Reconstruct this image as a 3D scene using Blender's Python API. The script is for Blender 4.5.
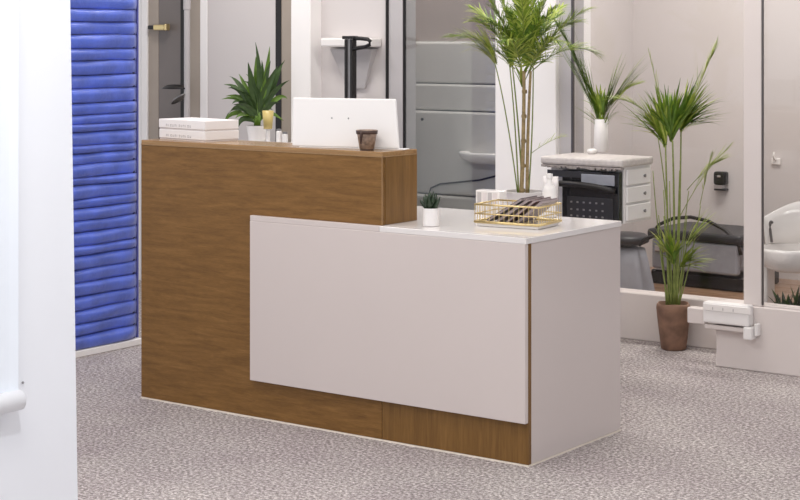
import bpy, bmesh, math, random
from mathutils import Vector, Matrix

for o in list(bpy.data.objects):
    bpy.data.objects.remove(o, do_unlink=True)
S = bpy.context.scene
C = S.collection
PI = math.pi
rnd = random.Random(11)

# ------------------------------------------------------------------ camera
YAW = 0.6314
CAM = Vector((3.0713, -4.959, 1.4995))
cd = bpy.data.cameras.new('camera')
cd.sensor_width = 36.0
cd.lens = 1667.35 / 800 * 36.0
cd.shift_y = (37.25 - 250) / 800
cd.clip_end = 60
cam = bpy.data.objects.new('camera', cd)
C.objects.link(cam)
cam.location = CAM
cam.rotation_euler = (PI / 2, 0, YAW)
S.camera = cam

# ------------------------------------------------------------------ light
def lin(r, g, b):
    def c(v):
        v /= 255.0
        return v / 12.92 if v <= 0.04045 else ((v + 0.055) / 1.055) ** 2.4
    return (c(r), c(g), c(b), 1.0)

W = bpy.data.worlds.new('world')
S.world = W
W.use_nodes = True
bg = W.node_tree.nodes['Background']
bg.inputs[0].default_value = (0.93, 0.95, 1.0, 1)
bg.inputs[1].default_value = 0.85
vs = S.view_settings
vs.view_transform = 'Standard'
vs.look = 'None'
vs.gamma = 1
vs.use_curve_mapping = False
vs.exposure = 0.0

def area(name, loc, sx, sy, power, col=(1, 0.96, 0.92), rot=(0, 0, 0)):
    l = bpy.data.lights.new(name, 'AREA')
    l.shape = 'RECTANGLE'
    l.size, l.size_y = sx, sy
    l.energy = power
    l.color = col
    o = bpy.data.objects.new(name, l)
    C.objects.link(o)
    o.location = loc
    o.rotation_euler = rot
    return o

CEIL = 2.9
LIGHTS = [(-0.9, -1.3, 1.8, 0.6, 25), (1.6, -0.6, 0.6, 1.8, 17), (-2.9, 1.5, 1.4, 0.4, 26), (-2.2, -0.9, 0.6, 1.2, 19), (-0.6, 1.4, 1.6, 0.4, 28),  # the fourth is added to brighten the carpet by the blue screen
          (-0.7, 3.6, 1.6, 0.6, 56), (0.55, -3.3, 0.6, 1.6, 28)]
for (x, y, sx, sy, p) in LIGHTS:
    area('ceiling_lamp_light', (x, y, CEIL - 0.035), sx, sy, p)
# lamp added out of view to brighten the white panel and its blind
SPOT = Vector((1.05, -2.7, CEIL - 0.14))
area('fill_lamp_light', SPOT, 0.12, 0.12, 21, (0.93, 0.96, 1.0), (0, math.radians(52), 0))
area('ceiling_lamp_light', (-2.35, 2.72, CEIL - 0.035), 0.8, 0.3, 17)

# ------------------------------------------------------------------ materials
MATS = {}
def mat(name, col, rough=0.5, metal=0.0, spec=0.5, noise=0.0, nscale=20.0, bump=0.0, bscale=60.0, coat=0.0, sheen=0.0):
    m = bpy.data.materials.new(name)
    m.use_nodes = True
    nt = m.node_tree
    b = nt.nodes['Principled BSDF']
    b.inputs['Base Color'].default_value = col
    b.inputs['Roughness'].default_value = rough
    b.inputs['Metallic'].default_value = metal
    b.inputs['Specular IOR Level'].default_value = spec
    b.inputs['Coat Weight'].default_value = coat
    b.inputs['Sheen Weight'].default_value = sheen
    tc = nt.nodes.new('ShaderNodeTexCoord')
    if noise > 0:
        n = nt.nodes.new('ShaderNodeTexNoise')
        n.inputs['Scale'].default_value = nscale
        n.inputs['Detail'].default_value = 4
        nt.links.new(tc.outputs['Object'], n.inputs['Vector'])
        r = nt.nodes.new('ShaderNodeValToRGB')
        r.color_ramp.elements[0].position = 0.3
        r.color_ramp.elements[1].position = 0.7
        lo = [c * (1 - noise) for c in col[:3]] + [1]
        hi = [min(1, c * (1 + noise)) for c in col[:3]] + [1]
        r.color_ramp.elements[0].color = lo
        r.color_ramp.elements[1].color = hi
        nt.links.new(n.outputs['Fac'], r.inputs['Fac'])
        nt.links.new(r.outputs['Color'], b.inputs['Base Color'])
    if bump > 0:
        n2 = nt.nodes.new('ShaderNodeTexNoise')
        n2.inputs['Scale'].default_value = bscale
        n2.inputs['Detail'].default_value = 3
        nt.links.new(tc.outputs['Object'], n2.inputs['Vector'])
        bp = nt.nodes.new('ShaderNodeBump')
        bp.inputs['Strength'].default_value = bump
        bp.inputs['Distance'].default_value = 0.01
        nt.links.new(n2.outputs['Fac'], bp.inputs['Height'])
        nt.links.new(bp.outputs['Normal'], b.inputs['Normal'])
    MATS[name] = m
    return m

def wood_mat(name, stretch, c0, c1, c2, rough=0.38, fine=1.0):
    """grain runs along the axis whose stretch value is small"""
    m = bpy.data.materials.new(name)
    m.use_nodes = True
    nt = m.node_tree
    b = nt.nodes['Principled BSDF']
    b.inputs['Roughness'].default_value = rough
    b.inputs['Specular IOR Level'].default_value = 0.4
    tc = nt.nodes.new('ShaderNodeTexCoord')
    mp = nt.nodes.new('ShaderNodeMapping')
    mp.inputs['Scale'].default_value = stretch
    nt.links.new(tc.outputs['Object'], mp.inputs['Vector'])
    n = nt.nodes.new('ShaderNodeTexNoise')
    n.inputs['Scale'].default_value = 1.0
    n.inputs['Detail'].default_value = 8
    n.inputs['Roughness'].default_value = 0.66
    n.inputs['Distortion'].default_value = 0.6
    nt.links.new(mp.outputs['Vector'], n.inputs['Vector'])
    r = nt.nodes.new('ShaderNodeValToRGB')
    e = r.color_ramp.elements
    e[0].position, e[0].color = 0.28, c0
    e[1].position, e[1].color = 0.74, c2
    k = e.new(0.5)
    k.color = c1
    nt.links.new(n.outputs['Fac'], r.inputs['Fac'])
    n2 = nt.nodes.new('ShaderNodeTexNoise')
    n2.inputs['Scale'].default_value = 4.5 * fine
    n2.inputs['Detail'].default_value = 4
    n2.inputs['Roughness'].default_value = 0.7
    nt.links.new(mp.outputs['Vector'], n2.inputs['Vector'])
    mx = nt.nodes.new('ShaderNodeMix')
    mx.data_type = 'RGBA'
    mx.blend_type = 'SOFT_LIGHT'
    mx.inputs[0].default_value = 0.55
    nt.links.new(r.outputs['Color'], mx.inputs[6])
    nt.links.new(n2.outputs['Fac'], mx.inputs[7])
    nt.links.new(mx.outputs[2], b.inputs['Base Color'])
    bp = nt.nodes.new('ShaderNodeBump')
    bp.inputs['Strength'].default_value = 0.08
    bp.inputs['Distance'].default_value = 0.002
    nt.links.new(n2.outputs['Fac'], bp.inputs['Height'])
    nt.links.new(bp.outputs['Normal'], b.inputs['Normal'])
    MATS[name] = m
    return m

def carpet_mat():
    m = bpy.data.materials.new('carpet')
    m.use_nodes = True
    nt = m.node_tree
    b = nt.nodes['Principled BSDF']
    b.inputs['Roughness'].default_value = 0.85
    b.inputs['Specular IOR Level'].default_value = 0.15
    tc = nt.nodes.new('ShaderNodeTexCoord')
    def noise(sc, det, rough=0.6):
        n = nt.nodes.new('ShaderNodeTexNoise')
        n.inputs['Scale'].default_value = sc
        n.inputs['Detail'].default_value = det
        n.inputs['Roughness'].default_value = rough
        nt.links.new(tc.outputs['Object'], n.inputs['Vector'])
        return n
    n1 = noise(78, 3, 0.8)
    r = nt.nodes.new('ShaderNodeValToRGB')
    e = r.color_ramp.elements
    e[0].position, e[0].color = 0.34, lin(112, 105, 102)
    e[1].position, e[1].color = 0.66, lin(240, 234, 230)
    k = e.new(0.5); k.color = lin(169, 161, 158)
    nt.links.new(n1.outputs['Fac'], r.inputs['Fac'])
    n2 = noise(1.7, 3)
    r2 = nt.nodes.new('ShaderNodeValToRGB')
    r2.color_ramp.elements[0].position = 0.35
    r2.color_ramp.elements[0].color = lin(236, 232, 236)
    r2.color_ramp.elements[1].position = 0.65
    r2.color_ramp.elements[1].color = (1, 1, 1, 1)
    nt.links.new(n2.outputs['Fac'], r2.inputs['Fac'])
    mx = nt.nodes.new('ShaderNodeMix')
    mx.data_type = 'RGBA'
    mx.blend_type = 'MULTIPLY'
    mx.inputs[0].default_value = 1
    nt.links.new(r.outputs['Color'], mx.inputs[6])
    nt.links.new(r2.outputs['Color'], mx.inputs[7])
    nt.links.new(mx.outputs[2], b.inputs['Base Color'])
    bp = nt.nodes.new('ShaderNodeBump')
    bp.inputs['Strength'].default_value = 0.35
    bp.inputs['Distance'].default_value = 0.006
    nt.links.new(n1.outputs['Fac'], bp.inputs['Height'])
    nt.links.new(bp.outputs['Normal'], b.inputs['Normal'])
    MATS['carpet'] = m

def glass_mat(name, tint, gloss):
    m = bpy.data.materials.new(name)
    m.use_nodes = True
    nt = m.node_tree
    for n in list(nt.nodes):
        nt.nodes.remove(n)
    out = nt.nodes.new('ShaderNodeOutputMaterial')
    t = nt.nodes.new('ShaderNodeBsdfTransparent')
    t.inputs[0].default_value = tint
    g = nt.nodes.new('ShaderNodeBsdfGlossy')
    g.inputs['Roughness'].default_value = 0.03
    g.inputs[0].default_value = (0.9, 0.93, 0.95, 1)
    mx = nt.nodes.new('ShaderNodeMixShader')
    mx.inputs[0].default_value = gloss
    nt.links.new(t.outputs[0], mx.inputs[1])
    nt.links.new(g.outputs[0], mx.inputs[2])
    nt.links.new(mx.outputs[0], out.inputs[0])
    MATS[name] = m

carpet_mat()
WC = (lin(104, 72, 32), lin(124, 88, 43), lin(142, 104, 56))
wood_mat('wood_long', (5.0, 40, 55), *WC, fine=1.5)
wood_mat('wood_upright', (26, 26, 1.4), lin(104, 73, 34), lin(120, 86, 42), lin(135, 99, 52), fine=1.6)
wood_mat('wood_ledge', (1.6, 30, 30), lin(136, 102, 64), lin(152, 118, 78), lin(168, 134, 94), rough=0.22)
wood_mat('wood_floor', (2.0, 22, 22), lin(120, 92, 72), lin(148, 117, 94), lin(168, 138, 114), rough=0.3)
mat('wood_edge', lin(150, 118, 80), 0.4, noise=0.1, nscale=40)
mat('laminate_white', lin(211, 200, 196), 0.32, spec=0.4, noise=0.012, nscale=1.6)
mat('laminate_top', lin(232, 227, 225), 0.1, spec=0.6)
mat('base_strip', lin(240, 230, 216), 0.6)
mat('wall_paint', lin(211, 205, 203), 0.7, noise=0.015, nscale=2, bump=0.02)
mat('wall_bright', lin(246, 243, 241), 0.65, noise=0.01, nscale=3)
mat('wall_taupe', lin(164, 152, 147), 0.7, noise=0.02, nscale=3)
mat('panel_grey', lin(202, 200, 197), 0.5, noise=0.02, nscale=3)
mat('panel_cool', lin(240, 242, 247), 0.6, noise=0.008, nscale=4, bump=0.03, bscale=30)
mat('blind_cool', lin(236, 241, 248), 0.75, noise=0.01, nscale=8)
mat('plinth_paint', lin(219, 210, 206), 0.55, noise=0.015, nscale=4)
mat('ceiling_paint', lin(232, 230, 228), 0.8, noise=0.01, nscale=3)
mat('jamb_beige', lin(170, 158, 146), 0.6, noise=0.03, nscale=10)
mat('jamb_grey', lin(190, 186, 186), 0.5, noise=0.02, nscale=10)
mat('grey_post', lin(176, 176, 176), 0.5, noise=0.02, nscale=10)
mat('dark_panel', lin(120, 112, 108), 0.4, noise=0.04, nscale=4)
mat('black_metal', lin(44, 42, 42), 0.4, metal=0.4, noise=0.1, nscale=30)
mat('grey_metal', lin(150, 148, 148), 0.35, metal=0.6, noise=0.05, nscale=30)
mat('chrome', lin(210, 210, 212), 0.2, metal=1.0, noise=0.03, nscale=30)
mat('brass', lin(228, 206, 152), 0.35, metal=0.9, noise=0.06, nscale=60)
mat('black_gloss', lin(26, 27, 31), 0.18, noise=0.2, nscale=14)
mat('black_vinyl', lin(46, 46, 50), 0.42, noise=0.12, nscale=14, bump=0.05)
mat('grey_cloth', lin(150, 152, 160), 0.7, noise=0.08, nscale=16, bump=0.1, bscale=40)
mat('stone_top', lin(205, 198, 194), 0.4, noise=0.1, nscale=45)
mat('stone_edge', lin(160, 152, 148), 0.6, noise=0.22, nscale=70)
mat('white_gloss', lin(238, 234, 231), 0.15, spec=0.5, noise=0.008, nscale=8)
mat('white_plastic', lin(236, 233, 231), 0.4, noise=0.01, nscale=8)
mat('screen_white', lin(243, 240, 238), 0.35, noise=0.006, nscale=5)
mat('paper_white', lin(240, 235, 233), 0.7, noise=0.012, nscale=12)
mat('paper_shade', lin(222, 214, 212), 0.8, noise=0.02, nscale=80)
mat('ink_grey', lin(176, 170, 168), 0.7, noise=0.05, nscale=50)
mat('dot_grey', lin(150, 148, 150), 0.5, noise=0.05, nscale=50)
mat('terracotta', lin(128, 98, 80), 0.75, noise=0.35, nscale=16, bump=0.25, bscale=26)
mat('soil', lin(82, 64, 50), 0.95, noise=0.3, nscale=60, bump=0.5)
mat('leaf_green', lin(126, 150, 48), 0.45, noise=0.3, nscale=26)
mat('leaf_light', lin(172, 184, 84), 0.45, noise=0.25, nscale=26)
mat('leaf_yellow', lin(190, 192, 112), 0.5, noise=0.25, nscale=26)
mat('leaf_mid', lin(94, 126, 42), 0.45, noise=0.3, nscale=26)
mat('leaf_dark', lin(62, 86, 42), 0.4, noise=0.3, nscale=26)
mat('leaf_deep', lin(40, 50, 34), 0.4, noise=0.3, nscale=26)
mat('stem_green', lin(128, 140, 74), 0.5, noise=0.2, nscale=40)
mat('stem_tan', lin(158, 138, 96), 0.6, noise=0.3, nscale=60)
mat('succulent', lin(42, 58, 40), 0.35, noise=0.35, nscale=60)
mat('planter_white', lin(236, 232, 230), 0.4, noise=0.01, nscale=10)
mat('cup_brown', lin(158, 136, 120), 0.4, noise=0.45, nscale=70)
mat('cup_dark', lin(74, 54, 46), 0.5, noise=0.2, nscale=50)
mat('mag_dark', lin(66, 56, 58), 0.4, noise=0.5, nscale=24)
mat('mag_wine', lin(102, 62, 64), 0.4, noise=0.35, nscale=24)
mat('mag_pale', lin(160, 146, 146), 0.4, noise=0.2, nscale=26)
mat('yellow_glass', lin(212, 190, 120), 0.3, noise=0.06, nscale=20)
mat('blue_fabric', lin(76, 104, 208), 0.34, spec=0.8, noise=0.2, nscale=9, bump=0.35, bscale=24, sheen=0.3)
mat('blue_frame', lin(104, 108, 178), 0.5, noise=0.06, nscale=12)
mat('blue_button', lin(24, 28, 72), 0.5, noise=0.1, nscale=30)
mat('hinge_dark', lin(100, 96, 96), 0.4, metal=0.6, noise=0.05, nscale=30)
glass_mat('glass_clear', (0.97, 0.97, 0.97, 1), 0.02)
glass_mat('glass_grey', (0.88, 0.89, 0.89, 1), 0.05)

# ------------------------------------------------------------------ helpers
def link(name, bm, m, parent=None, loc=(0, 0, 0), rot=(0, 0, 0), smooth=False, recalc=True):
    if recalc:
        bmesh.ops.recalc_face_normals(bm, faces=bm.faces[:])
    me = bpy.data.meshes.new(name)
    bm.to_mesh(me)
    bm.free()
    if smooth:
        for p in me.polygons:
            p.use_smooth = True
    ms = m if isinstance(m, (list, tuple)) else [m]
    for k in ms:
        me.materials.append(MATS[k])
    o = bpy.data.objects.new(name, me)
    C.objects.link(o)
    o.location = loc
    o.rotation_euler = rot
    if parent is not None:
        o.parent = parent
    return o

def inst(o, name, parent, loc, rot=(0, 0, 0), scale=(1, 1, 1)):
    c = bpy.data.objects.new(name, o.data)
    C.objects.link(c)
    c.parent = parent
    c.location, c.rotation_euler, c.scale = loc, rot, scale
    return c

def tag(o, label=None, cat=None, group=None, kind=None):
    if label: o['label'] = label
    if cat: o['category'] = cat
    if group: o['group'] = group
    if kind: o['kind'] = kind
    return o

def thing(name, label, cat, loc=(0, 0, 0), rz=0.0, group=None):
    o = bpy.data.objects.new(name, None)
    C.objects.link(o)
    o.location = loc
    o.rotation_euler = (0, 0, rz)
    o.empty_display_size = 0.05
    return tag(o, label, cat, group)

def box(bm, x0, x1, y0, y1, z0, z1, bev=0.0, seg=1, mi=0):
    t = bmesh.new()
    bmesh.ops.create_cube(t, size=1.0)
    bmesh.ops.scale(t, vec=(x1 - x0, y1 - y0, z1 - z0), verts=t.verts)
    bmesh.ops.translate(t, vec=((x0 + x1) / 2, (y0 + y1) / 2, (z0 + z1) / 2), verts=t.verts)
    if bev > 0:
        bmesh.ops.bevel(t, geom=t.edges[:], offset=bev, segments=seg, affect='EDGES', profile=0.5)
    merge(bm, t, mi)
    return bm

def merge(bm, t, mi=0):
    mp = {}
    for v in t.verts:
        mp[v] = bm.verts.new(v.co)
    for f in t.faces:
        try:
            nf = bm.faces.new([mp[v] for v in f.verts])
            nf.material_index = mi
        except ValueError:
            pass
    t.free()

def B(*a, **k):
    return box(bmesh.new(), *a, **k)

def lathe(bm, prof, seg=24, center=(0, 0, 0), mi=0, sx=1.0, sy=1.0):
    cx, cy, cz = center
    rings = []
    for r, z in prof:
        if r < 1e-5:
            rings.append([bm.verts.new((cx, cy, cz + z))])
        else:
            rings.append([bm.verts.new((cx + r * sx * math.cos(2 * PI * i / seg), cy + r * sy * math.sin(2 * PI * i / seg), cz + z)) for i in range(seg)])
    for a, b in zip(rings, rings[1:]):
        if len(a) == 1 and len(b) == 1:
            continue
        for i in range(seg):
            j = (i + 1) % seg
            if len(a) == 1:
                f = bm.faces.new((a[0], b[i], b[j]))
            elif len(b) == 1:
                f = bm.faces.new((a[i], a[j], b[0]))
            else:
                f = bm.faces.new((a[i], a[j], b[j], b[i]))
            f.material_index = mi
    return bm

def tube(bm, pts, rad, seg=8, mi=0, closed=False):
    pts = [Vector(p) for p in pts]
    n = len(pts)
    rads = rad if isinstance(rad, (list, tuple)) else [rad] * n
    rings = []
    for i, p in enumerate(pts):
        if closed:
            t = pts[(i + 1) % n] - pts[i - 1]
        else:
            t = pts[min(i + 1, n - 1)] - pts[max(i - 1, 0)]
        t.normalize()
        up = Vector((0, 0, 1)) if abs(t.z) < 0.95 else Vector((1, 0, 0))
        u = t.cross(up).normalized()
        v = u.cross(t)
        rings.append([bm.verts.new(p + (u * math.cos(2 * PI * k / seg) + v * math.sin(2 * PI * k / seg)) * rads[i]) for k in range(seg)])
    rng = range(n) if closed else range(n - 1)
    for i in rng:
        a, b = rings[i], rings[(i + 1) % n]
        for k in range(seg):
            j = (k + 1) % seg
            bm.faces.new((a[k], a[j], b[j], b[k])).material_index = mi
    if not closed:
        bm.faces.new(rings[0][::-1]).material_index = mi
        bm.faces.new(rings[-1]).material_index = mi
    return bm

def bez(p0, p1, p2, n=8):
    p0, p1, p2 = Vector(p0), Vector(p1), Vector(p2)
    return [p0 * (1 - t) ** 2 + p1 * 2 * t * (1 - t) + p2 * t * t for t in [i / n for i in range(n + 1)]]

def blade(bm, pts, w, mi=0, side=None, fold=0.25):
    """a tapered leaf blade along pts, folded along its midrib"""
    pts = [Vector(p) for p in pts]
    n = len(pts)
    L, M, R = [], [], []
    for i, p in enumerate(pts):
        t = (pts[min(i + 1, n - 1)] - pts[max(i - 1, 0)]).normalized()
        s = side if side is not None else t.cross(Vector((0, 0, 1)))
        if s.length < 1e-3:
            s = Vector((1, 0, 0))
        s = (s - t * s.dot(t)).normalized()
        nn = s.cross(t)
        k = i / (n - 1)
        ww = w * (0.35 + 2.6 * k) if k < 0.25 else w * (1 - ((k - 0.25) / 0.75) ** 1.8)
        ww = max(ww, w * 0.03)
        L.append(bm.verts.new(p - s * ww + nn * ww * fold))
        M.append(bm.verts.new(p))
        R.append(bm.verts.new(p + s * ww + nn * ww * fold))
    for i in range(n - 1):
        bm.faces.new((L[i], M[i], M[i + 1], L[i + 1])).material_index = mi
        bm.faces.new((M[i], R[i], R[i + 1], M[i + 1])).material_index = mi

def struct(name, bm, m, parent=None, **k):
    o = link(name, bm, m, parent, **k)
    if parent is None:
        o['kind'] = 'structure'
    return o

# pixel helper used only to read real positions off planes of the room (y = const / z = const)
F_ = 1667.35
def ray(px, py):
    a = (px - 400) / F_
    return Vector((-math.sin(YAW) + a * math.cos(YAW), math.cos(YAW) + a * math.sin(YAW), -(py - 37.25) / F_))
def aty(px, py, y):
    r = ray(px, py)
    return CAM + r * ((y - CAM.y) / r.y)
def atz(px, py, z):
    r = ray(px, py)
    return CAM + r * ((z - CAM.z) / r.z)
def xat(px, y):
    return aty(px, 37.25, y).x

# ------------------------------------------------------------------ setting
struct('floor', B(-6.0, 3.6, -6.5, 2.41, -0.08, 0.0), 'carpet')
struct('ceiling', B(-6.0, 3.6, -4.2, 5.1, CEIL, CEIL + 0.1), 'ceiling_paint')
# salon floor of planks behind the glass
fl = struct('floor_salon', B(-2.3, 3.0, 2.41, 5.0, -0.08, -0.012), 'soil')
pl0 = None
yy = 2.50
row = 0
while yy < 4.78:
    xs = [-2.2]
    xx = -2.2 + (0.35 + 0.3 * (row % 3))
    while xx < 1.2:
        xs.append(xx); xx += 0.95
    xs.append(1.2)
    for a, b in zip(xs, xs[1:]):
        link('plank', B(a + 0.002, b - 0.002, yy, yy + 0.145, -0.012, 0.0 + 0.001 * rnd.random()), 'wood_floor', fl)
    yy += 0.15
    row += 1

PY = 2.40
# back line of the room, from the blue screen side to the salon
def seg(px0, px1, y0, y1, z0=0, z1=CEIL, **k):
    return B(xat(px0, y0), xat(px1, y0), y0, y1, z0, z1, **k)
struct('wall_left', seg(60, 141, PY, PY + 0.15), 'wall_bright')
struct('trim_1', seg(141, 147, PY - 0.012, PY + 0.12, bev=0.003), 'wall_bright')
struct('trim_2', seg(147, 158.5, PY, PY + 0.12), 'jamb_beige')
# tall dark glazed door with its frame
dr = struct('door_1', seg(158.5, 180.5, PY + 0.002, PY + 0.04), 'dark_panel')
link('door_edge', seg(180.5, 184, PY - 0.004, PY + 0.04), 'black_metal', dr)
struct('trim_3', seg(184, 200, PY + 0.002, PY + 0.12), 'jamb_beige')
struct('trim_4', seg(200, 207, PY - 0.004, PY + 0.12, bev=0.002), 'wall_bright')
struct('wall_back_left', seg(207, 275.5, PY, PY + 0.12), 'wall_paint')
struct('trim_5', seg(275.5, 281, PY - 0.004, PY + 0.10), 'black_metal')
struct('trim_6', seg(281, 291, PY, PY + 0.12), 'jamb_beige')
struct('trim_7', B(xat(290.5, 2.30), xat(310, 2.30), 2.30, 2.52, 0, CEIL, bev=0.006), 'wall_bright')
struct('wall_back', B(xat(309, PY), xat(388, PY), PY, PY + 0.15, 0, CEIL), 'wall_paint')
struct('trim_8', B(xat(387.2, PY), xat(388.8, PY), PY - 0.015, PY + 0.12, 0, CEIL), 'black_metal')
struct('trim_9', seg(388.8, 402.5, PY - 0.004, PY + 0.12), 'jamb_grey')
# glass door to the washroom
x0, x1 = xat(403, PY), xat(495, PY)
d2 = struct('door_2', B(x0, x1, PY + 0.004, PY + 0.012, 0.01, 2.3), 'glass_grey')
link('door_stile', B(x0, x0 + 0.010, PY + 0.0, PY + 0.016, 0.01, 2.3), 'black_metal', d2)
link('door_rail', B(x0 + 0.010, x1, PY + 0.0, PY + 0.016, 2.25, 2.3), 'grey_metal', d2)
link('door_rail', B(x0 + 0.010, x1, PY + 0.0, PY + 0.016, 0.01, 0.06), 'grey_metal', d2)
struct('trim_10', B(x0, x1, PY, PY + 0.12, 2.31, CEIL), 'wall_paint')
struct('wall_washroom_back', B(-3.1, -1.69, 3.02, 3.10, 0, CEIL), 'wall_taupe')
struct('wall_washroom_side', B(-3.15, -3.1, PY + 0.15, 3.10, 0, CEIL), 'wall_taupe')
struct('wall_washroom_salon', B(x1 + 0.002, x1 + 0.05, PY + 0.36, 3.10, 0, CEIL), 'wall_paint')
struct('floor_washroom', B(-3.1, x1, 2.41, 3.02, -0.08, 0.0), 'panel_grey')
# stepped grey panels on the washroom wall
zt = [(1.472, 1.235, 0.05), (1.229, 1.08, 0.07), (1.074, 0.60, 0.10), (0.594, 0.0, 0.12)]
wp = tag(link('wall_panelling', B(-3.09, -1.70, 2.99, 3.019, 0.0, 1.478), 'panel_grey'), 'stepped grey wall panels behind the glass door', 'wall panel')
for a, b, d in zt:
    link('panel', B(-3.085, -1.71, 2.99 - d, 2.99, b, a, bev=0.012, seg=2), 'panel_grey', wp)
# white column
struct('trim_11', B(xat(495, PY), xat(556, PY), PY, PY + 0.36, 0, CEIL, bev=0.004), 'wall_bright')
struct('trim_12', B(xat(556, PY), xat(568, PY), PY + 0.03, PY + 0.16, 0, CEIL), 'jamb_grey')
gx0 = xat(568, PY)
tr = struct('trim_13', B(gx0, gx0 + 0.012, PY + 0.03, PY + 0.045, 0.231, CEIL), 'hinge_dark')
# salon shell
CX = -2.166
struct('wall_salon_left', B(CX - 0.08, CX, 3.10, 4.9, 0, CEIL), 'wall_paint')
struct('wall_salon_back', B(CX - 0.08, 3.0, 4.8, 4.9, 0, CEIL), 'wall_paint')
struct('wall_salon_right', B(2.9, 3.0, 2.2, 4.8, 0, CEIL), 'wall_paint')

# low walls and glazing
mx0, mx1 = xat(743, 2.02), xat(761, 2.02)
struct('wall_low_palm', B(gx0, 1.0, 2.40, 2.52, 0, 0.231, bev=0.004), 'plinth_paint')
struct('wall_low_right', B(-0.25, 3.0, 2.02, 2.16, 0, 0.291, bev=0.004), 'plinth_paint')
struct('trim_14', B(mx0, mx1, 2.025, 2.056, 0.291, CEIL, bev=0.003), 'plinth_paint')
struct('trim_15', B(mx1, mx1 + 0.009, 2.026, 2.030, 0.30, CEIL), 'hinge_dark')
struct('window_3', B(1.0, 1.008, 2.17, 2.455, 0.231, CEIL), 'glass_clear')
struct('window_1', B(gx0 + 0.012, 1.0, 2.455, 2.463, 0.231, CEIL), 'glass_clear')
w2 = struct('window_2', B(mx1 + 0.002, 2.9, 2.044, 2.052, 0.291, CEIL), 'glass_clear')
link('glazing_bead', B(mx1 + 0.012, 2.9, 2.028, 2.043, 0.291, 0.299), 'plinth_paint', w2)
link('glazing_bead', B(mx1 + 0.012, 2.9, 2.053, 2.068, 0.291, 0.299), 'plinth_paint', w2)

# ------------------------------------------------------------------ ceiling lamps (above the frame)
LAMP_AT = ['over the front of the desk', 'over the carpet beside the desk end', 'over the side console', 'added to brighten the carpet by the blue screen',
           'over the tall palm', 'over the salon chairs', 'beside the near white panel']
for (x, y, sx, sy, p), where in zip(LIGHTS, LAMP_AT):
    t = thing('ceiling_lamp', 'flat white ceiling lamp frame ' + where, 'ceiling lamp', (x, y, CEIL), 0, 'ceiling lamps')
    bm = bmesh.new()
    hx, hy = sx / 2 + 0.03, sy / 2 + 0.03
    box(bm, -hx, hx, -hy, -hy + 0.03, -0.03, 0)
    box(bm, -hx, hx, hy - 0.03, hy, -0.03, 0)
    box(bm, -hx, -hx + 0.03, -hy + 0.03, hy - 0.03, -0.03, 0)
    box(bm, hx - 0.03, hx, -hy + 0.03, hy - 0.03, -0.03, 0)
    link('frame', bm, 'white_plastic', t)

t = thing('fill_lamp', 'small white ceiling lamp added to brighten the white panel', 'fill_lamp', (SPOT.x, SPOT.y, CEIL))  # fixture added around the unseen fill light
link('mount', lathe(bmesh.new(), [(0, -0.001), (0.04, -0.001), (0.04, -0.012), (0.008, -0.014), (0.008, -0.08), (0, -0.08)], 20), 'white_plastic', t)
link('housing', lathe(bmesh.new(), [(0, 0.05), (0.05, 0.045), (0.072, 0.0), (0.066, 0.0), (0.046, 0.035), (0, 0.04)], 24), 'white_plastic', t, loc=(0.006, 0, -0.138), rot=(0, math.radians(52), 0))

# ------------------------------------------------------------------ reception desk
L_, D_, HL, HH, XH, DH = 1.888, 0.664, 0.80, 1.073, 0.636, 0.222
desk = thing('reception_desk', 'wood and white reception desk with raised ledge and lower counter', 'desk', (0, 0, 0))
link('front_board', B(-L_, -XH - 0.003, 0.0, 0.02, 0.006, HH - 0.02, bev=0.0015), 'wood_long', desk)
o = link('base_board', B(-XH - 0.001, 0.0, 0.0, 0.02, 0.006, HL - 0.022, bev=0.0015), 'wood_upright', desk)
link('end_panel', B(-L_, -L_ + 0.02, 0.0205, D_, 0.006, HL - 0.022), 'wood_upright', desk)
link('ledge_end_panel', B(-L_ + 0.0, -L_ + 0.02, 0.0205, DH, HL + 0.0005, HH - 0.02), 'wood_upright', desk)
link('ledge_side_panel', B(-XH - 0.02, -XH, 0.0205, DH, HL + 0.0005, HH - 0.02, bev=0.0015), 'wood_upright', desk)
link('ledge_back_panel', B(-L_ + 0.021, -XH - 0.021, DH - 0.02, DH - 0.001, HL + 0.0005, HH - 0.02), 'wood_long', desk)
lg = link('ledge_top', B(-L_, -XH, 0.0, DH, HH - 0.0195, HH, bev=0.002), 'wood_ledge', desk)
link('edge_band', B(-L_ + 0.001, -XH - 0.001, -0.0012, 0.0, HH - 0.0205, HH - 0.016), 'wood_edge', lg)
link('edge_band', B(-XH, -XH + 0.0012, 0.001, DH - 0.001, HH - 0.0205, HH - 0.016), 'wood_edge', lg)
link('edge_band', B(-XH - 0.003, -XH + 0.0012, -0.0012, 0.0, HL + 0.001, HH - 0.0205), 'wood_edge', lg)
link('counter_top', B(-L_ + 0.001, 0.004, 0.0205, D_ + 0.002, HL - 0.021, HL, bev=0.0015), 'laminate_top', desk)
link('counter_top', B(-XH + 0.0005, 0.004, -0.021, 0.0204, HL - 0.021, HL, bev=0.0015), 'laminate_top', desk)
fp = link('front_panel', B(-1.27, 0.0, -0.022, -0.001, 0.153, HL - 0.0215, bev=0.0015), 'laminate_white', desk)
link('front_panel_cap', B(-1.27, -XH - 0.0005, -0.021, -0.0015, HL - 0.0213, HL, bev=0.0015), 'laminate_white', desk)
link('side_panel', B(-0.02, 0.0, 0.0215, D_, 0.006, HL - 0.0215, bev=0.0015), 'laminate_white', desk)
link('back_panel', B(-L_ + 0.021, -0.021, D_ - 0.14, D_ - 0.12, 0.006, HL - 0.0215), 'laminate_white', desk)
bm = bmesh.new()
box(bm, -L_, 0.001, -0.002, 0.018, 0.0, 0.0055)
link('base_strip', bm, 'base_strip', desk)
link('base_strip', B(-0.018, 0.002, 0.0185, D_, 0.0, 0.0055), 'base_strip', desk)
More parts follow.
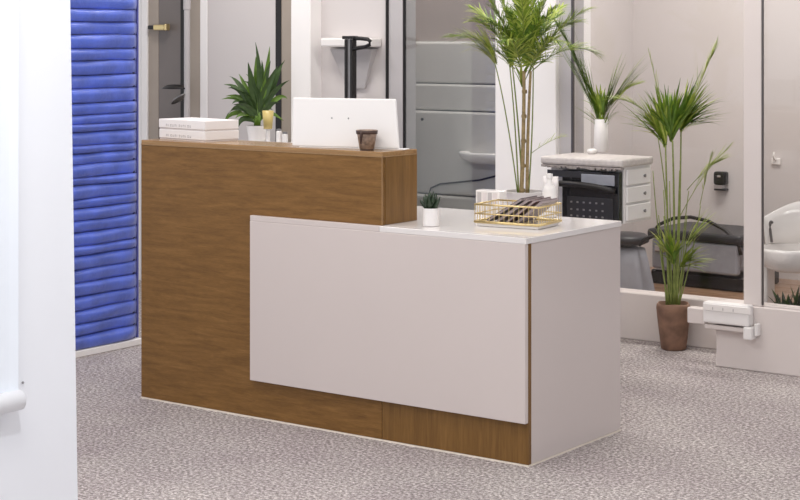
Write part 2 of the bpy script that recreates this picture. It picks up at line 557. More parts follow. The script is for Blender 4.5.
link('base_strip', B(-L_, -L_ + 0.02, 0.0185, D_, 0.0, 0.0055), 'base_strip', desk)

# ------------------------------------------------------------------ blue padded screen
BX = -2.755
scr = thing('padded_screen', 'blue screen of horizontal padded rolls on a white base beside the desk', 'screen', (BX, 0.0, 0.0))
ye = 0.862           # right hand end
y0s = -0.25
link('backing_board', B(-0.12, -0.03, y0s, ye, 0.035, 2.60), 'blue_frame', scr)
link('base', B(-0.12, 0.012, y0s, ye, 0.0, 0.033, bev=0.004), 'wall_bright', scr)
link('side_frame', B(-0.0295, -0.012, ye - 0.007, ye, 0.034, 2.60), 'blue_frame', scr)
link('top_rail', B(-0.12, 0.012, y0s, ye, 2.601, 2.64, bev=0.003), 'blue_frame', scr)
z = 0.036
k = 0
while z < 2.56:
    h = rnd.choice([0.036, 0.044, 0.050, 0.056, 0.064]) if z < 1.15 else rnd.choice([0.056, 0.060, 0.064, 0.068])
    if z + h > 2.598: h = 2.598 - z
    bm = bmesh.new()
    ny, na = 30, 10
    ylen = (ye - 0.008) - (y0s + 0.002)
    ph1, ph2 = rnd.uniform(0, 6.28), rnd.uniform(0, 6.28)
    sag = rnd.uniform(-0.002, 0.009)
    tilt = rnd.uniform(-0.004, 0.016)
    rows = []
    for i in range(ny + 1):
        t = i / ny
        y = y0s + 0.002 + ylen * t
        endk = min(1, (1 - t) * 14 + 0.25)
        r = []
        for j in range(na + 1):
            a = PI * j / na
            bulge = (0.044 + 0.006 * math.sin(8 * t + ph1) + 0.004 * math.sin(19 * t + ph2)) * endk
            u_ = j / na
            x = -0.028 + bulge * (0.0 if j in (0, na) else (0.50 + 0.50 * math.sin(PI / 2 * u_ / 0.62) if u_ < 0.62 else 1.0 - 0.70 * ((u_ - 0.62) / 0.38) ** 1.6))
            zz = z + h * (0.5 - 0.5 * math.cos(a)) * 0.985 + tilt * (t - 0.75) * math.sin(a) + (-sag * math.sin(PI * (0.35 + 0.65 * t)) + 0.0035 * math.sin(9 * t + ph2) + 0.002 * math.sin(21 * t + ph1)) * math.sin(a)
            r.append(bm.verts.new((x, y, zz)))
        rows.append(r)
    for a_, b_ in zip(rows, rows[1:]):
        for j in range(na):
            bm.faces.new((a_[j], a_[j + 1], b_[j + 1], b_[j]))
    for r in (rows[0], rows[-1]):
        bm.faces.new(r)
    roll = link('padded_roll', bm, 'blue_fabric', scr, smooth=True)
    if k % 2 == 0 or rnd.random() < 0.4:
        bb = bmesh.new()
        bmesh.ops.create_uvsphere(bb, u_segments=8, v_segments=6, radius=0.006)
        bmesh.ops.scale(bb, vec=(0.6, 1.5, 0.8), verts=bb.verts)
        link('button', bb, 'blue_button', roll, loc=(-0.012, ye - 0.034, z + 0.004), smooth=True)
    z += h
    k += 1

# ------------------------------------------------------------------ white panel with roller blind (near, left)
pe = CAM + ray(75, 250) * 4.6
px_, pyy = pe.x, pe.y
bm = B(-0.14, 0.0, -2.6, 0.0, 0.0, CEIL - 0.002, bev=0.004)
for v in bm.verts:
    if v.co.y > -0.1:
        v.co.y += (0.91 - v.co.z) * 0.020
wl = struct('wall_near_left', bm, 'panel_cool', loc=(px_, pyy, 0))
def on_x(px, py, x):
    r = ray(px, py)
    return CAM + r * ((x - CAM.x) / r.x)
e1 = on_x(19, 400, px_ + 0.03)
zb = on_x(10, 400, px_ + 0.03).z
bl = thing('roller_blind', 'white roller blind with rounded bottom bar on the white panel', 'blind', (px_, e1.y, 0))
# gently pleated fabric
bm = bmesh.new()
n = 60
fr, bk = [], []
for i in range(n + 1):
    y = -1.6 * i / n
    d = 0.022 + 0.006 * math.cos(i * 1.9) * (1 if i < 40 else 0.5)
    fr.append((bm.verts.new((d, y, zb + 0.02)), bm.verts.new((d, y, 2.60))))
    bk.append((bm.verts.new((0.008, y, zb + 0.02)), bm.verts.new((0.008, y, 2.60))))
for a_, b_ in zip(fr, fr[1:]): bm.faces.new((a_[0], b_[0], b_[1], a_[1]))
for a_, b_ in zip(bk, bk[1:]): bm.faces.new((a_[1], b_[1], b_[0], a_[0]))
bm.faces.new((fr[0][0], fr[0][1], bk[0][1], bk[0][0]))
bm.faces.new((fr[-1][1], fr[-1][0], bk[-1][0], bk[-1][1]))
for q in (0, 1):
    bm.faces.new([a[q] for a in fr] + [b[q] for b in bk[::-1]])
link('blind_fabric', bm, 'blind_cool', bl, smooth=False)
bm = tube(bmesh.new(), [(0.028, 0.004, zb - 0.005), (0.028, -1.6, zb - 0.005)], 0.027, seg=16)
br = link('bottom_bar', bm, 'panel_cool', bl, smooth=True)
link('roller_box', B(0.001, 0.09, -1.62, 0.01, 2.601, 2.70, bev=0.01, seg=2), 'panel_cool', bl)
for dy in (0.012, 0.034):
    b2 = bmesh.new(); bmesh.ops.create_uvsphere(b2, u_segments=8, v_segments=6, radius=0.0035)
    link('pin', b2, 'dot_grey', bl, loc=(0.003, dy + 0.003, zb + 0.026 + dy * 0.15), smooth=True)

# ------------------------------------------------------------------ things on the ledge
# two flat boxes, stacked
bdir = math.atan2(-0.050, 0.310)
c0 = Vector((-1.570, 0.046))
def flat_box(z0, hgt, label, dx, rzo):
    t = thing('paper_box', label, 'box', (c0.x + dx, c0.y, z0), bdir + rzo, 'white boxes on the ledge')
    w, d = 0.312, 0.176
    link('tray', B(-w + 0.003, -0.003, 0.003, d - 0.003, 0.0, hgt * 0.5), 'paper_shade', t)
    bm = bmesh.new()
    box(bm, -w, 0, 0, d, 0.006, hgt - 0.001, bev=0.0015)
    lid = link('lid', bm, 'paper_white', t)
    # row of small printed characters, unreadable in the photograph: short strokes
    bm = bmesh.new()
    x = -w + 0.05
    q = random.Random(5)
    for i in range(12):
        cw = 0.0085
        s = i % 4
        box(bm, x, x + 0.002, -0.0004, 0.0002, hgt * 0.30, hgt * 0.52)
        if s != 1: box(bm, x + cw - 0.002, x + cw, -0.0004, 0.0002, hgt * 0.30, hgt * 0.52)
        if s in (0, 2): box(bm, x + 0.002, x + cw - 0.002, -0.0004, 0.0002, hgt * 0.47, hgt * 0.52)
        if s in (2, 3): box(bm, x + 0.002, x + cw - 0.002, -0.0004, 0.0002, hgt * 0.30, hgt * 0.35)
        x += 0.0145
    link('lettering', bm, 'ink_grey', lid)
    return t
flat_box(HH, 0.043, 'lower white flat box with grey lettering lying on the wooden ledge', 0.0, 0.0)
flat_box(HH + 0.0425, 0.043, 'upper white flat box with grey lettering, stacked on its twin', 0.0, 0.006)

# white screen, back towards us
a_, b_ = Vector((-1.088, 0.018)), Vector((-0.654, 0.128))
sdir = math.atan2(b_.y - a_.y, b_.x - a_.x)
sw = (b_ - a_).length
scn = thing('computer_screen', 'white flat computer screen seen from behind, standing on the wooden ledge', 'computer', (a_.x, a_.y, HH), sdir)
bm = B(0, sw, 0, 0.014, 0.004, 0.192, bev=0.005, seg=3)
for v in bm.verts:
    v.co.y -= 0.0
    v.co.x += (-0.018 * (v.co.z / 0.196) if v.co.x > sw * 0.5 else 0)
    v.co.y += v.co.z * 0.04
link('back_cover', bm, 'screen_white', scn)
bm = B(0.03, sw + 0.02, 0.0, 0.06, 0.0, 0.0035, bev=0.001)
link('foot_plate', bm, 'white_plastic', scn)
bm = B(0.008, sw - 0.026, 0.0, 0.0015, 0.012, 0.188)
for v in bm.verts: v.co.y += 0.0145 + v.co.z * 0.04
link('display', bm, 'black_gloss', scn)
for fx in (0.375, 0.53):
    b2 = bmesh.new(); bmesh.ops.create_uvsphere(b2, u_segments=8, v_segments=6, radius=0.0032)
    link('screw', b2, 'dot_grey', scn, loc=(sw * fx, 0.0045, 0.116), smooth=True)

# cup
cp = thing('coffee_cup', 'small brown mottled tapered cup on the ledge before the white screen', 'cup', (-0.742, 0.044, HH))
cp.scale = (1.15, 1.15, 1.04)
bm = lathe(bmesh.new(), [(0, 0.006), (0.0235, 0.006), (0.0345, 0.070), (0.0352, 0.074), (0.0325, 0.074), (0.0315, 0.070), (0.022, 0.012), (0, 0.012)], 28)
link('cup_body', bm, 'cup_brown', cp, smooth=True)
bm = lathe(bmesh.new(), [(0, 0), (0.0225, 0), (0.0228, 0.0058), (0, 0.0058)], 24)
link('foot', bm, 'cup_dark', cp, smooth=False)
bm = lathe(bmesh.new(), [(0, 0.060), (0.0295, 0.060), (0.0300, 0.062), (0, 0.064)], 24)
link('coffee', bm, 'cup_dark', cp, smooth=True)
bm = lathe(bmesh.new(), [(0.0338, 0.060), (0.0352, 0.060), (0.0362, 0.072), (0.0348, 0.073)], 28)
link('rim_band', bm, 'cup_dark', cp, smooth=True)
bm = tube(bmesh.new(), bez((0.006, -0.0335, 0.071), (0.0, -0.034, 0.05), (-0.003, -0.0275, 0.024), 6), [0.004, 0.0055, 0.0055, 0.005, 0.004, 0.003, 0.002], 8)
link('drip', bm, 'cup_dark', cp, smooth=True)
# ------------------------------------------------------------------ things on the lower counter
su = thing('potted_succulent', 'dark succulent in a small white cylinder pot on the white counter', 'plant', (-0.484, 0.098, HL + 0.0008))
bm = lathe(bmesh.new(), [(0, 0), (0.029, 0), (0.031, 0.002), (0.031, 0.066), (0.0285, 0.066), (0.0285, 0.056), (0, 0.056)], 32)
link('pot', bm, 'planter_white', su, smooth=False)
bm = lathe(bmesh.new(), [(0, 0.0565), (0.028, 0.0565), (0.0, 0.060)], 20)
link('soil', bm, 'soil', su)
for i in range(15):
    az = i * 2.399
    tilt = 0.15 + 0.055 * i
    ln = 0.066 - 0.0014 * i
    bm = bmesh.new()
    d = Vector((math.cos(az) * math.sin(tilt), math.sin(az) * math.sin(tilt), math.cos(tilt)))
    b0 = Vector((0, 0, 0.056)) + Vector((d.x, d.y, 0)) * 0.008
    tube(bm, [b0, b0 + d * ln * .3, b0 + d * ln * .6 + Vector((0, 0, .002)), b0 + d * ln * .85 + Vector((0, 0, .004)), b0 + d * ln + Vector((0, 0, .007))], [0.004, 0.0078, 0.0085, 0.0055, 0.0008], 7)
    link('leaf', bm, 'succulent', su, smooth=True)

# gold wire basket with magazines
ang = math.atan2(0.239 - 0.197, -0.099 + 0.346)
bw, bd, bh = 0.262, 0.19, 0.080
bk_ = thing('wire_basket', 'gold wire basket with white base holding magazines on the white counter', 'basket', (-0.352, 0.192, HL + 0.0008), 0.10)
link('base_tray', B(0.004, bw - 0.004, 0.004, bd - 0.004, 0.0, 0.012, bev=0.002), 'white_gloss', bk_)
def rect_ring(z, r, ins=0.0):
    bm = bmesh.new()
    x0, x1, y0, y1 = ins, bw - ins, ins, bd - ins
    for p, q in (((x0, y0), (x1, y0)), ((x1, y0), (x1, y1)), ((x1, y1), (x0, y1)), ((x0, y1), (x0, y0))):
        tube(bm, [(p[0], p[1], z), (q[0], q[1], z)], r, 8)
    return bm
link('bottom_rim', rect_ring(0.016, 0.0052), 'brass', bk_, smooth=True)
link('middle_wire', rect_ring(0.046, 0.0024), 'brass', bk_, smooth=True)
link('top_rim', rect_ring(bh, 0.0036), 'brass', bk_, smooth=True)
w0 = None
nx, ny = 13, 9
spots = [(bw * i / nx, 0.0) for i in range(nx + 1)] + [(bw * i / nx, bd) for i in range(nx + 1)] + [(0, bd * i / ny) for i in range(1, ny)] + [(bw, bd * i / ny) for i in range(1, ny)]
for (x, y) in spots:
    if w0 is None:
        w0 = link('upright_wire', tube(bmesh.new(), [(0, 0, 0.016), (0, 0, bh)], 0.0013, 6), 'brass', bk_, loc=(x, y, 0))
    else:
        inst(w0, 'upright_wire', bk_, (x, y, 0))
# magazines leaning in it
mags = [('mag_dark', 'dark magazine with pale stripes leaning in the gold basket, front one'),
        ('mag_pale', 'pale grey magazine leaning in the gold basket between dark ones'),
        ('mag_wine', 'wine red magazine leaning in the gold basket'),
        ('mag_pale', 'white magazine at the back of the pile in the gold basket')]
Rb = Matrix.Rotation(0.10, 3, 'Z')
for i, (m_, lab) in enumerate(mags):
    p = Vector((-0.352, 0.192, HL)) + Rb @ Vector((0.045 + 0.040 * i, 0.018 + 0.004 * i, 0.0135))
    t = thing('magazine', lab, 'magazine', p, 0.10, 'magazines in the gold basket')
    t.rotation_euler = (0, -math.radians(31 + 2.5 * i), 0.10)
    ln = 0.165 - 0.012 * i
    link('pages', B(0.001, ln - 0.002, 0.001, 0.139, 0.004, 0.0075 + 0.004), 'mag_pale', t)
    cv = link('cover', B(0, ln, 0, 0.14, 0.0118, 0.0128), m_, t)
    link('back_cover', B(0, ln, 0, 0.14, 0.0028, 0.0038), m_, t)
    bm = bmesh.new()
    for q in range(3):
        box(bm, 0.012 + 0.05 * q, 0.022 + 0.05 * q, 0.012, 0.06 + 0.03 * q, 0.0129, 0.0131)
    link('printed_block', bm, ['mag_pale', 'mag_dark', 'mag_pale', 'mag_wine'][i], cv)

# white card box behind the basket
cb = thing('card_box', 'small white card holder behind the gold basket on the counter', 'box', (-0.545, 0.60, HL + 0.0008), 0.05)
bm = B(-0.055, 0.055, -0.03, 0.03, 0.0, 0.092, bev=0.003)
link('holder', bm, 'white_gloss', cb)
for q in range(4):
    link('card', B(-0.046 + 0.024 * q, -0.028 + 0.024 * q, -0.0312, -0.0302, 0.034, 0.084), 'paper_shade' if q % 2 else 'jamb_grey', cb)

# white bottle beside the palm
bt = thing('lotion_bottle', 'white glazed bottle with narrow neck behind the gold basket', 'bottle', (-0.285, 0.615, HL + 0.0008))
bm = lathe(bmesh.new(), [(0, 0), (0.026, 0), (0.028, 0.004), (0.028, 0.105), (0.022, 0.122), (0.010, 0.130), (0.010, 0.150), (0, 0.150)], 24)
link('body', bm, 'white_gloss', bt, smooth=True)
bm = lathe(bmesh.new(), [(0, 0.1505), (0.013, 0.1505), (0.013, 0.168), (0, 0.170)], 20)
link('cap', bm, 'white_plastic', bt)

# ------------------------------------------------------------------ palms
def frond(bm, base, d0, length, droop, nl, ll, lw, up=0.35, stem_r=0.0028, start=0.25, r=rnd, mi_leaf=(0,), mi_stem=1, curl=0.35, spread=0.9):
    """a feather frond: rachis bending over, with paired folded leaflets"""
    base, d = Vector(base), Vector(d0).normalized()
    pts = [base.copy()]
    n = 12
    p = base.copy()
    for i in range(n):
        d = (d + Vector((0, 0, -droop / n * (0.4 + 1.4 * i / n)))).normalized()
        p = p + d * (length / n)
        pts.append(p.copy())
    tube(bm, pts, [stem_r * (1 - 0.75 * i / n) for i in range(n + 1)], 5, mi=mi_stem)
    for i in range(nl):
        t = start + (0.99 - start) * i / (nl - 1)
        f = t * n
        j = min(int(f), n - 1)
        q = pts[j].lerp(pts[j + 1], f - j)
        tg = (pts[j + 1] - pts[j]).normalized()
        sd = tg.cross(Vector((0, 0, 1)))
        sd = sd.normalized() if sd.length > 0.05 else Vector((1, 0, 0))
        nrm = sd.cross(tg)
        k = (t - start) / (1 - start)
        le = ll * (0.55 + 0.9 * math.sin(PI * min(1, 0.18 + 0.75 * k))) * r.uniform(0.85, 1.1)
        for s in (-1, 1):
            v = (tg * (0.75 + 0.5 * k) + sd * s * spread * r.uniform(0.5, 1.3) * (1 - 0.55 * k) + nrm * up * r.uniform(-0.2, 1.9)).normalized()
            a = q
            b = q + v * le * 0.5
            c = q + v * le + Vector((0, 0, -curl * le * r.uniform(0.5, 1.2)))
            blade(bm, bez(a, b, c, 4), lw * r.uniform(0.8, 1.15), mi=r.choice(mi_leaf), side=nrm.cross(v))
    return pts

def fan(bm, base, d0, n, ln, lw, sp, r, mi_leaf=(0,), droop=0.25, lift=0.0):
    """a tuft of narrow leaves fanning out from one point"""
    d0 = Vector(d0).normalized()
    u = d0.cross(Vector((0.3, -0.8, 0.1))).normalized()
    v = u.cross(d0)
    for i in range(n):
        a = r.uniform(-1, 1) * sp
        b = r.uniform(-1, 1) * sp * 0.8
        d = (d0 + u * math.tan(a) + v * math.tan(b)).normalized()
        l = ln * r.uniform(0.7, 1.1)
        p0 = Vector(base) + Vector((r.uniform(-.006, .006), r.uniform(-.006, .006), r.uniform(-.01, .02)))
        p1 = p0 + d * l * 0.55
        p2 = p0 + d * l + Vector((0, 0, -droop * l * r.uniform(0.3, 1.2)))
        blade(bm, bez(p0, p1, p2, 6), lw * r.uniform(0.75, 1.2), mi=r.choice(mi_leaf))

LM = ['leaf_green', 'stem_green', 'leaf_light', 'leaf_mid', 'leaf_yellow']
cr, cu = Vector((math.cos(YAW), math.sin(YAW), 0)), Vector((0, 0, 1))      # room directions: along the camera's right, and up
cf = Vector((-math.sin(YAW), math.cos(YAW), 0))

# --- tall palm behind the counter
P1 = aty(524, 200, 1.45)
pz = P1.z
p1 = thing('tall_palm', 'tall leafy palm with bare tan canes in a white planter behind the counter', 'plant', (P1.x, P1.y, 0))
bm = lathe(bmesh.new(), [(0, 0), (0.09, 0), (0.10, 0.785), (0.104, 0.805), (0.092, 0.805), (0.090, 0.77), (0, 0.77)], 32)
link('planter', bm, 'planter_white', p1, smooth=False)
bm = lathe(bmesh.new(), [(0, 0.783), (0.05, 0.780), (0.0895, 0.7715)], 20)
link('soil', bm, 'soil', p1)
MPX = 7.75 / 1667.35
def rel(px, py, base, depth_off=0.0, scale=MPX):
    """offset from the plant's foot, in the room's right/up/forward directions"""
    return cr * ((px - base[0]) * scale) + cu * (1.4995 - (py - 37.25) * scale) + cf * depth_off
b1 = (524, 200)
canes = [((521, 196), (524, 140), (523, 70), 0.0095), ((527, 196), (527, 130), (530, 70), 0.0075), ((519, 194), (516, 120), (510, 64), 0.0034),
         ((518, 190), (508, 110), (496, 62), 0.0030), ((528, 194), (533, 130), (534, 66), 0.0034), ((523, 192), (519, 120), (514, 66), 0.0040)]
tops = []
for i, (a, b, c, r) in enumerate(canes):
    pts = bez(rel(*a, b1), rel(*b, b1), rel(*c, b1, 0.03 * (i - 2)), 10)
    bm = tube(bmesh.new(), pts, [r * (1.1 - 0.3 * q / 10) for q in range(11)], 8)
    link('cane', bm, 'stem_tan' if i < 2 else 'stem_green', p1, smooth=True)
    tops.append(pts[-1])
# leaf sheath bands on the main cane
bm = bmesh.new()
for q in range(5):
    c_ = rel(522.5 + 0.5 * q, 188 - 24 * q, b1)
    lathe(bm, [(0.0095, 0), (0.0122, 0.004), (0.0122, 0.014), (0.0096, 0.018)], 10, c_)
link('cane_rings', bm, 'stem_tan', p1, smooth=True)
r1 = random.Random(4)
specs = [  # start px, direction (right, up, forward), length, droop
    ((520, 66), (-0.35, 1.0, -0.1), 0.44, 0.7), ((526, 62), (0.12, 1.0, 0.15), 0.46, 0.5), ((530, 70), (0.55, 1.0, -0.2), 0.42, 0.8),
    ((515, 68), (-0.75, 0.9, 0.2), 0.38, 1.1), ((532, 70), (0.85, 0.8, 0.2), 0.36, 1.2), ((524, 64), (-0.05, 1.0, -0.45), 0.40, 0.9),
    ((518, 60), (-0.5, 1.0, 0.45), 0.40, 0.8), ((530, 60), (0.4, 1.0, 0.5), 0.40, 0.8), ((522, 72), (-0.2, 0.9, -0.6), 0.34, 1.2),
    ((528, 72), (0.3, 0.9, -0.6), 0.34, 1.2), ((519, 58), (-0.25, 1.0, 0.0), 0.36, 0.6), ((527, 56), (0.25, 1.0, -0.1), 0.36, 0.6), ((523, 60), (0.0, 1.0, 0.3), 0.40, 0.5),
    ((514, 60), (-0.55, 1.0, -0.2), 0.30, 1.0), ((533, 60), (0.6, 1.0, -0.1), 0.30, 1.0)]
for (sp_, dv, ln, dr_) in specs:
    bm = bmesh.new()
    d = cr * dv[0] + cu * dv[1] + cf * dv[2]
    frond(bm, rel(*sp_, b1), d, ln * 0.92, dr_, 46, 0.085, 0.0034, r=r1, mi_leaf=(0, 0, 3, 2, 2), spread=0.9, start=0.10)
    link('frond', bm, LM, p1, recalc=False)
for q in range(14):                   # short dense leaves filling the crown
    bm = bmesh.new()
    a_ = q * 2.4
    d = cr * math.cos(a_) * (0.25 + 0.04 * q) + cu + cf * math.sin(a_) * (0.25 + 0.04 * q)
    frond(bm, rel(523 + 3 * math.cos(a_), 62 - q, b1), d, 0.30 - 0.004 * q, 0.5 + 0.05 * q, 46, 0.042, 0.0034, r=r1, mi_leaf=(0, 3, 2, 3), spread=1.1, start=0.08, up=0.5)
    link('frond', bm, LM, p1, recalc=False)
for (sp_, dv, ln, n_, sp2, mm) in [((497, 62), (-0.55, 1.0, -0.1), 0.29, 50, 0.26, (4, 2, 0)), ((512, 66), (-0.3, 1.0, -0.2), 0.26, 34, 0.55, (0, 2, 3)), ((527, 66), (0.3, 1.0, -0.2), 0.28, 36, 0.6, (0, 3, 2)), ((522, 84), (0.0, 1.0, -0.3), 0.18, 16, 0.5, (2, 0))]:
    bm = bmesh.new()
    fan(bm, rel(*sp_, b1), cr * dv[0] + cu * dv[1] + cf * dv[2], n_, ln, 0.0050, sp2, r1, mi_leaf=mm, droop=0.5)
    link('leaf_tuft', bm, LM, p1, recalc=False)
bm = bmesh.new()
frond(bm, rel(531, 150, b1), cr * 0.8 + cu * 0.6, 0.16, 0.4, 7, 0.06, 0.003, r=r1, mi_leaf=(2,), stem_r=0.0016)
link('frond', bm, LM, p1, recalc=False)

# --- floor palm by the low wall
P2 = Vector((-0.600, 2.290, 0))
p2 = thing('floor_palm', 'palm with fanned green leaves in a brown clay pot on the carpet', 'plant', P2)
bm = lathe(bmesh.new(), [(0, 0), (0.054, 0), (0.060, 0.006), (0.066, 0.05), (0.075, 0.13), (0.082, 0.195), (0.080, 0.214), (0.073, 0.222), (0.068, 0.220), (0.070, 0.200), (0, 0.195)], 32)
for v in bm.verts:
    a = math.atan2(v.co.y, v.co.x)
    v.co *= 1 + 0.012 * math.sin(3 * a + 20 * v.co.z)
link('pot', bm, 'terracotta', p2, smooth=True)
bm = lathe(bmesh.new(), [(0, 0.207), (0.03, 0.206), (0.069, 0.199)], 20)
link('soil', bm, 'soil', p2, smooth=True)
M2 = 8.02 / 1667.35
b2_ = (671, 349)
def rel2(px, py, off=0.0):
    return rel(px, py, b2_, off, M2)
r2 = random.Random(9)
canes = [((a_, 306), (a_ + c_ * 0.5, 250), (a_ + c_, e_), 0.0034) for a_, c_, e_ in ((664, -8, 215), (672, 4, 170), (669, -4, 180), (677, 7, 215), (674, 12, 235), (666, -5, 190))] + [((668, 306), (665, 230), (662, 145), 0.0055), ((671, 306), (672, 230), (668, 140), 0.006), ((674, 306), (676, 220), (678, 130), 0.0055), ((666, 306), (655, 240), (649, 170), 0.0032),
         ((670, 306), (666, 200), (655, 135), 0.0036), ((676, 306), (688, 260), (697, 205), 0.003), ((673, 306), (680, 240), (684, 190), 0.003), ((667, 306), (658, 270), (655, 225), 0.004), ((669, 306), (664, 270), (660, 215), 0.0045), ((675, 306), (682, 275), (684, 240), 0.004)]
for i, (a, b, c, r) in enumerate(canes):
    pts = bez(rel2(*a), rel2(*b, -0.02 * (i % 3)), rel2(*c, -0.015 * ((i * 2) % 5)), 10)
    link('cane', tube(bmesh.new(), pts, [r * (1.15 - 0.5 * q / 10) for q in range(11)], 7), 'stem_green', p2, smooth=True)
for (sp_, dv, ln, n_, sp2, mm, w_) in [
        ((662, 146), (-0.45, 1.0, 0.0), 0.31, 26, 0.45, (0, 2, 3), 0.0075), ((668, 140), (0.0, 1.0, -0.2), 0.30, 28, 0.5, (0, 3, 3), 0.008),
        ((678, 130), (0.55, 1.0, -0.1), 0.30, 30, 0.42, (0, 3, 2), 0.0085), ((656, 134), (-0.7, 0.8, -0.1), 0.20, 16, 0.5, (0, 2), 0.007),
        ((676, 128), (0.95, 0.75, -0.1), 0.24, 16, 0.35, (0, 3), 0.0075), ((668, 135), (0.1, 1.0, 0.15), 0.26, 20, 0.6, (3, 0), 0.008),
        ((670, 262), (-0.15, 1.0, -0.3), 0.17, 18, 0.5, (0, 2, 3), 0.007), ((678, 266), (0.75, 0.75, -0.3), 0.17, 22, 0.5, (0, 2), 0.0068),
        ((662, 250), (-0.35, 1.0, -0.1), 0.13, 9, 0.45, (2, 4), 0.006), ((683, 246), (0.6, 1.0, 0.0), 0.25, 8, 0.25, (2, 0), 0.005)]:
    bm = bmesh.new()
    fan(bm, rel2(*sp_, -0.02), cr * dv[0] + cu * dv[1] + cf * dv[2], int(n_ * 1.6), ln * 1.05, w_ * 1.2, sp2, r2, mi_leaf=mm, droop=0.3)
    link('leaf_tuft', bm, LM, p2, recalc=False)
for (sp_, dv, ln, dr_, nl, ll) in [((678, 128), (0.42, 1.0, 0.0), 0.41, 0.05, 14, 0.11), ((664, 135), (-0.20, 1.0, 0.0), 0.40, 0.15, 9, 0.06), ((676, 218), (0.5, 1.0, -0.1), 0.40, 0.5, 9, 0.11), ((684, 190), (0.65, 0.8, 0.0), 0.22, 0.5, 8, 0.09), ((697, 205), (0.2, 1.0, 0.0), 0.24, 0.35, 7, 0.06), ((660, 130), (-0.8, 1.0, 0.0), 0.28, 0.9, 12, 0.08)]:
    bm = bmesh.new()
    frond(bm, rel2(*sp_, -0.01), cr * dv[0] + cu * dv[1] + cf * dv[2], ln, dr_, int(nl * 1.5), ll, 0.0050, r=r2, mi_leaf=(0, 2, 2), spread=0.35, stem_r=0.0022, start=0.3, up=0.15, curl=0.15)
    link('frond', bm, LM, p2, recalc=False)

# ------------------------------------------------------------------ vanity cabinet with dark appliance
VY0, VY1 = 1.97, 2.27
VT = 0.925
va = thing('vanity_cabinet', 'white vanity cabinet with rough stone top behind the desk', 'cabinet', (0, 0, 0))
vx0, vx1, vxm = xat(542, VY0), xat(622, VY0) + 0.012, xat(621, VY0)
def stone_slab():
    bm = B(vx0, vx1, VY0 - 0.02, VY1, VT - 0.038, VT, bev=0.012, seg=3)
    return bm
link('stone_top', stone_slab(), 'stone_top', va, smooth=False)
# rough underside lip of the stone, broken edge
bm = bmesh.new()
q = random.Random(3)
nx = 40
for i in range(nx):
    xa = vx0 + 0.006 + (vx1 - vx0 - 0.012) * i / nx
    xb = vx0 + 0.006 + (vx1 - vx0 - 0.012) * (i + 1) / nx
    box(bm, xa, xb, VY0 - 0.018 - 0.003 * q.random(), VY0 + 0.01, VT - 0.0385 - 0.006 - 0.01 * q.random(), VT - 0.0385)
link('stone_lip', bm, 'stone_edge', va)
link('carcass', B(xat(548, VY0), vxm - 0.002, VY0 + 0.03, VY1, 0.62, VT - 0.0385), 'white_plastic', va)
link('pedestal', B(xat(552, VY0), -0.93, VY0 + 0.06, VY1 - 0.02, 0.0, 0.6195), 'white_plastic', va)
for zz in (0.632, 0.716, 0.80):      # drawers open to the side
    dw = link('drawer_front', B(vxm - 0.0015, vxm + 0.010, VY0 + 0.045, VY1 - 0.02, zz, zz + 0.074, bev=0.003), 'white_plastic', va)
    link('knob', lathe(bmesh.new(), [(0, 0), (0.006, 0), (0.009, 0.008), (0, 0.012)], 12), 'grey_metal', dw, loc=(vxm + 0.0105, VY1 - 0.09, zz + 0.037), rot=(0, PI / 2, 0))
# appliance set in the front
ox0, ox1 = xat(563, VY0), vxm - 0.006
ap = thing('built_in_oven', 'black glossy built-in oven with curved handle under the stone top', 'oven', (0, 0, 0))
link('body', B(ox0, ox1, VY0 - 0.012, VY0 + 0.029, 0.621, VT - 0.06, bev=0.004), 'black_gloss', ap)
link('control_panel', B(xat(549, VY0), ox1 - 0.09, VY0 - 0.016, VY0 - 0.0125, 0.83, 0.862), 'black_vinyl', ap)
link('display', B(ox0 + 0.11, ox1 - 0.02, VY0 - 0.018, VY0 - 0.0125, 0.80, 0.85, bev=0.002), 'grey_cloth', ap)
pts = bez((xat(552, VY0), VY0 - 0.03, 0.795), ((ox0 + ox1) / 2, VY0 - 0.075, 0.815), (ox1 - 0.01, VY0 - 0.03, 0.775), 12)
link('handle', tube(bmesh.new(), pts, 0.015, 10), 'black_metal', ap, smooth=True)
link('window', B(ox0 + 0.03, ox1 - 0.03, VY0 - 0.0145, VY0 - 0.0122, 0.635, 0.74), 'black_vinyl', ap)
for zz in (0.71, 0.675, 0.645):
    for i in range(6):
        link('button', B(ox0 + 0.05 + 0.034 * i, ox0 + 0.060 + 0.034 * i, VY0 - 0.0165, VY0 - 0.0146, zz, zz + 0.008), 'grey_metal', ap)
# folded white towel hanging at the left of the handle
bm = bmesh.new()
tx0, tx1 = xat(548, VY0 - .03), xat(562, VY0 - .03)
n = 10
A_, B__ = [], []
for i in range(n + 1):
    t = i / n
    x = tx0 + (tx1 - tx0) * t
    y = VY0 - 0.078 + 0.006 * math.sin(9 * t)
    A_.append([bm.verts.new((x, y, 0.835)), bm.verts.new((x + 0.003, y - 0.004, 0.79)), bm.verts.new((x - 0.004 + 0.006 * t, y, 0.64 + 0.012 * math.sin(5 * t)))])
    B__.append([bm.verts.new((x, y + 0.012, 0.835)), bm.verts.new((x + 0.003, y + 0.010, 0.79)), bm.verts.new((x - 0.004 + 0.006 * t, y + 0.012, 0.64 + 0.012 * math.sin(5 * t)))])
for S_ in (A_, B__):
    for a, b in zip(S_, S_[1:]):
        for j in range(2): bm.faces.new((a[j], b[j], b[j + 1], a[j + 1]))
for i in range(n):
    bm.faces.new((A_[i][0], A_[i + 1][0], B__[i + 1][0], B__[i][0]))
    bm.faces.new((A_[i][2], A_[i + 1][2], B__[i + 1][2], B__[i][2]))
for i in (0, n):
    for j in range(2): bm.faces.new((A_[i][j], A_[i][j + 1], B__[i][j + 1], B__[i][j]))
tag(link('hand_towel', bm, 'paper_white', None, smooth=True), 'white hand towel hanging at the end of the black oven handle', 'towel')

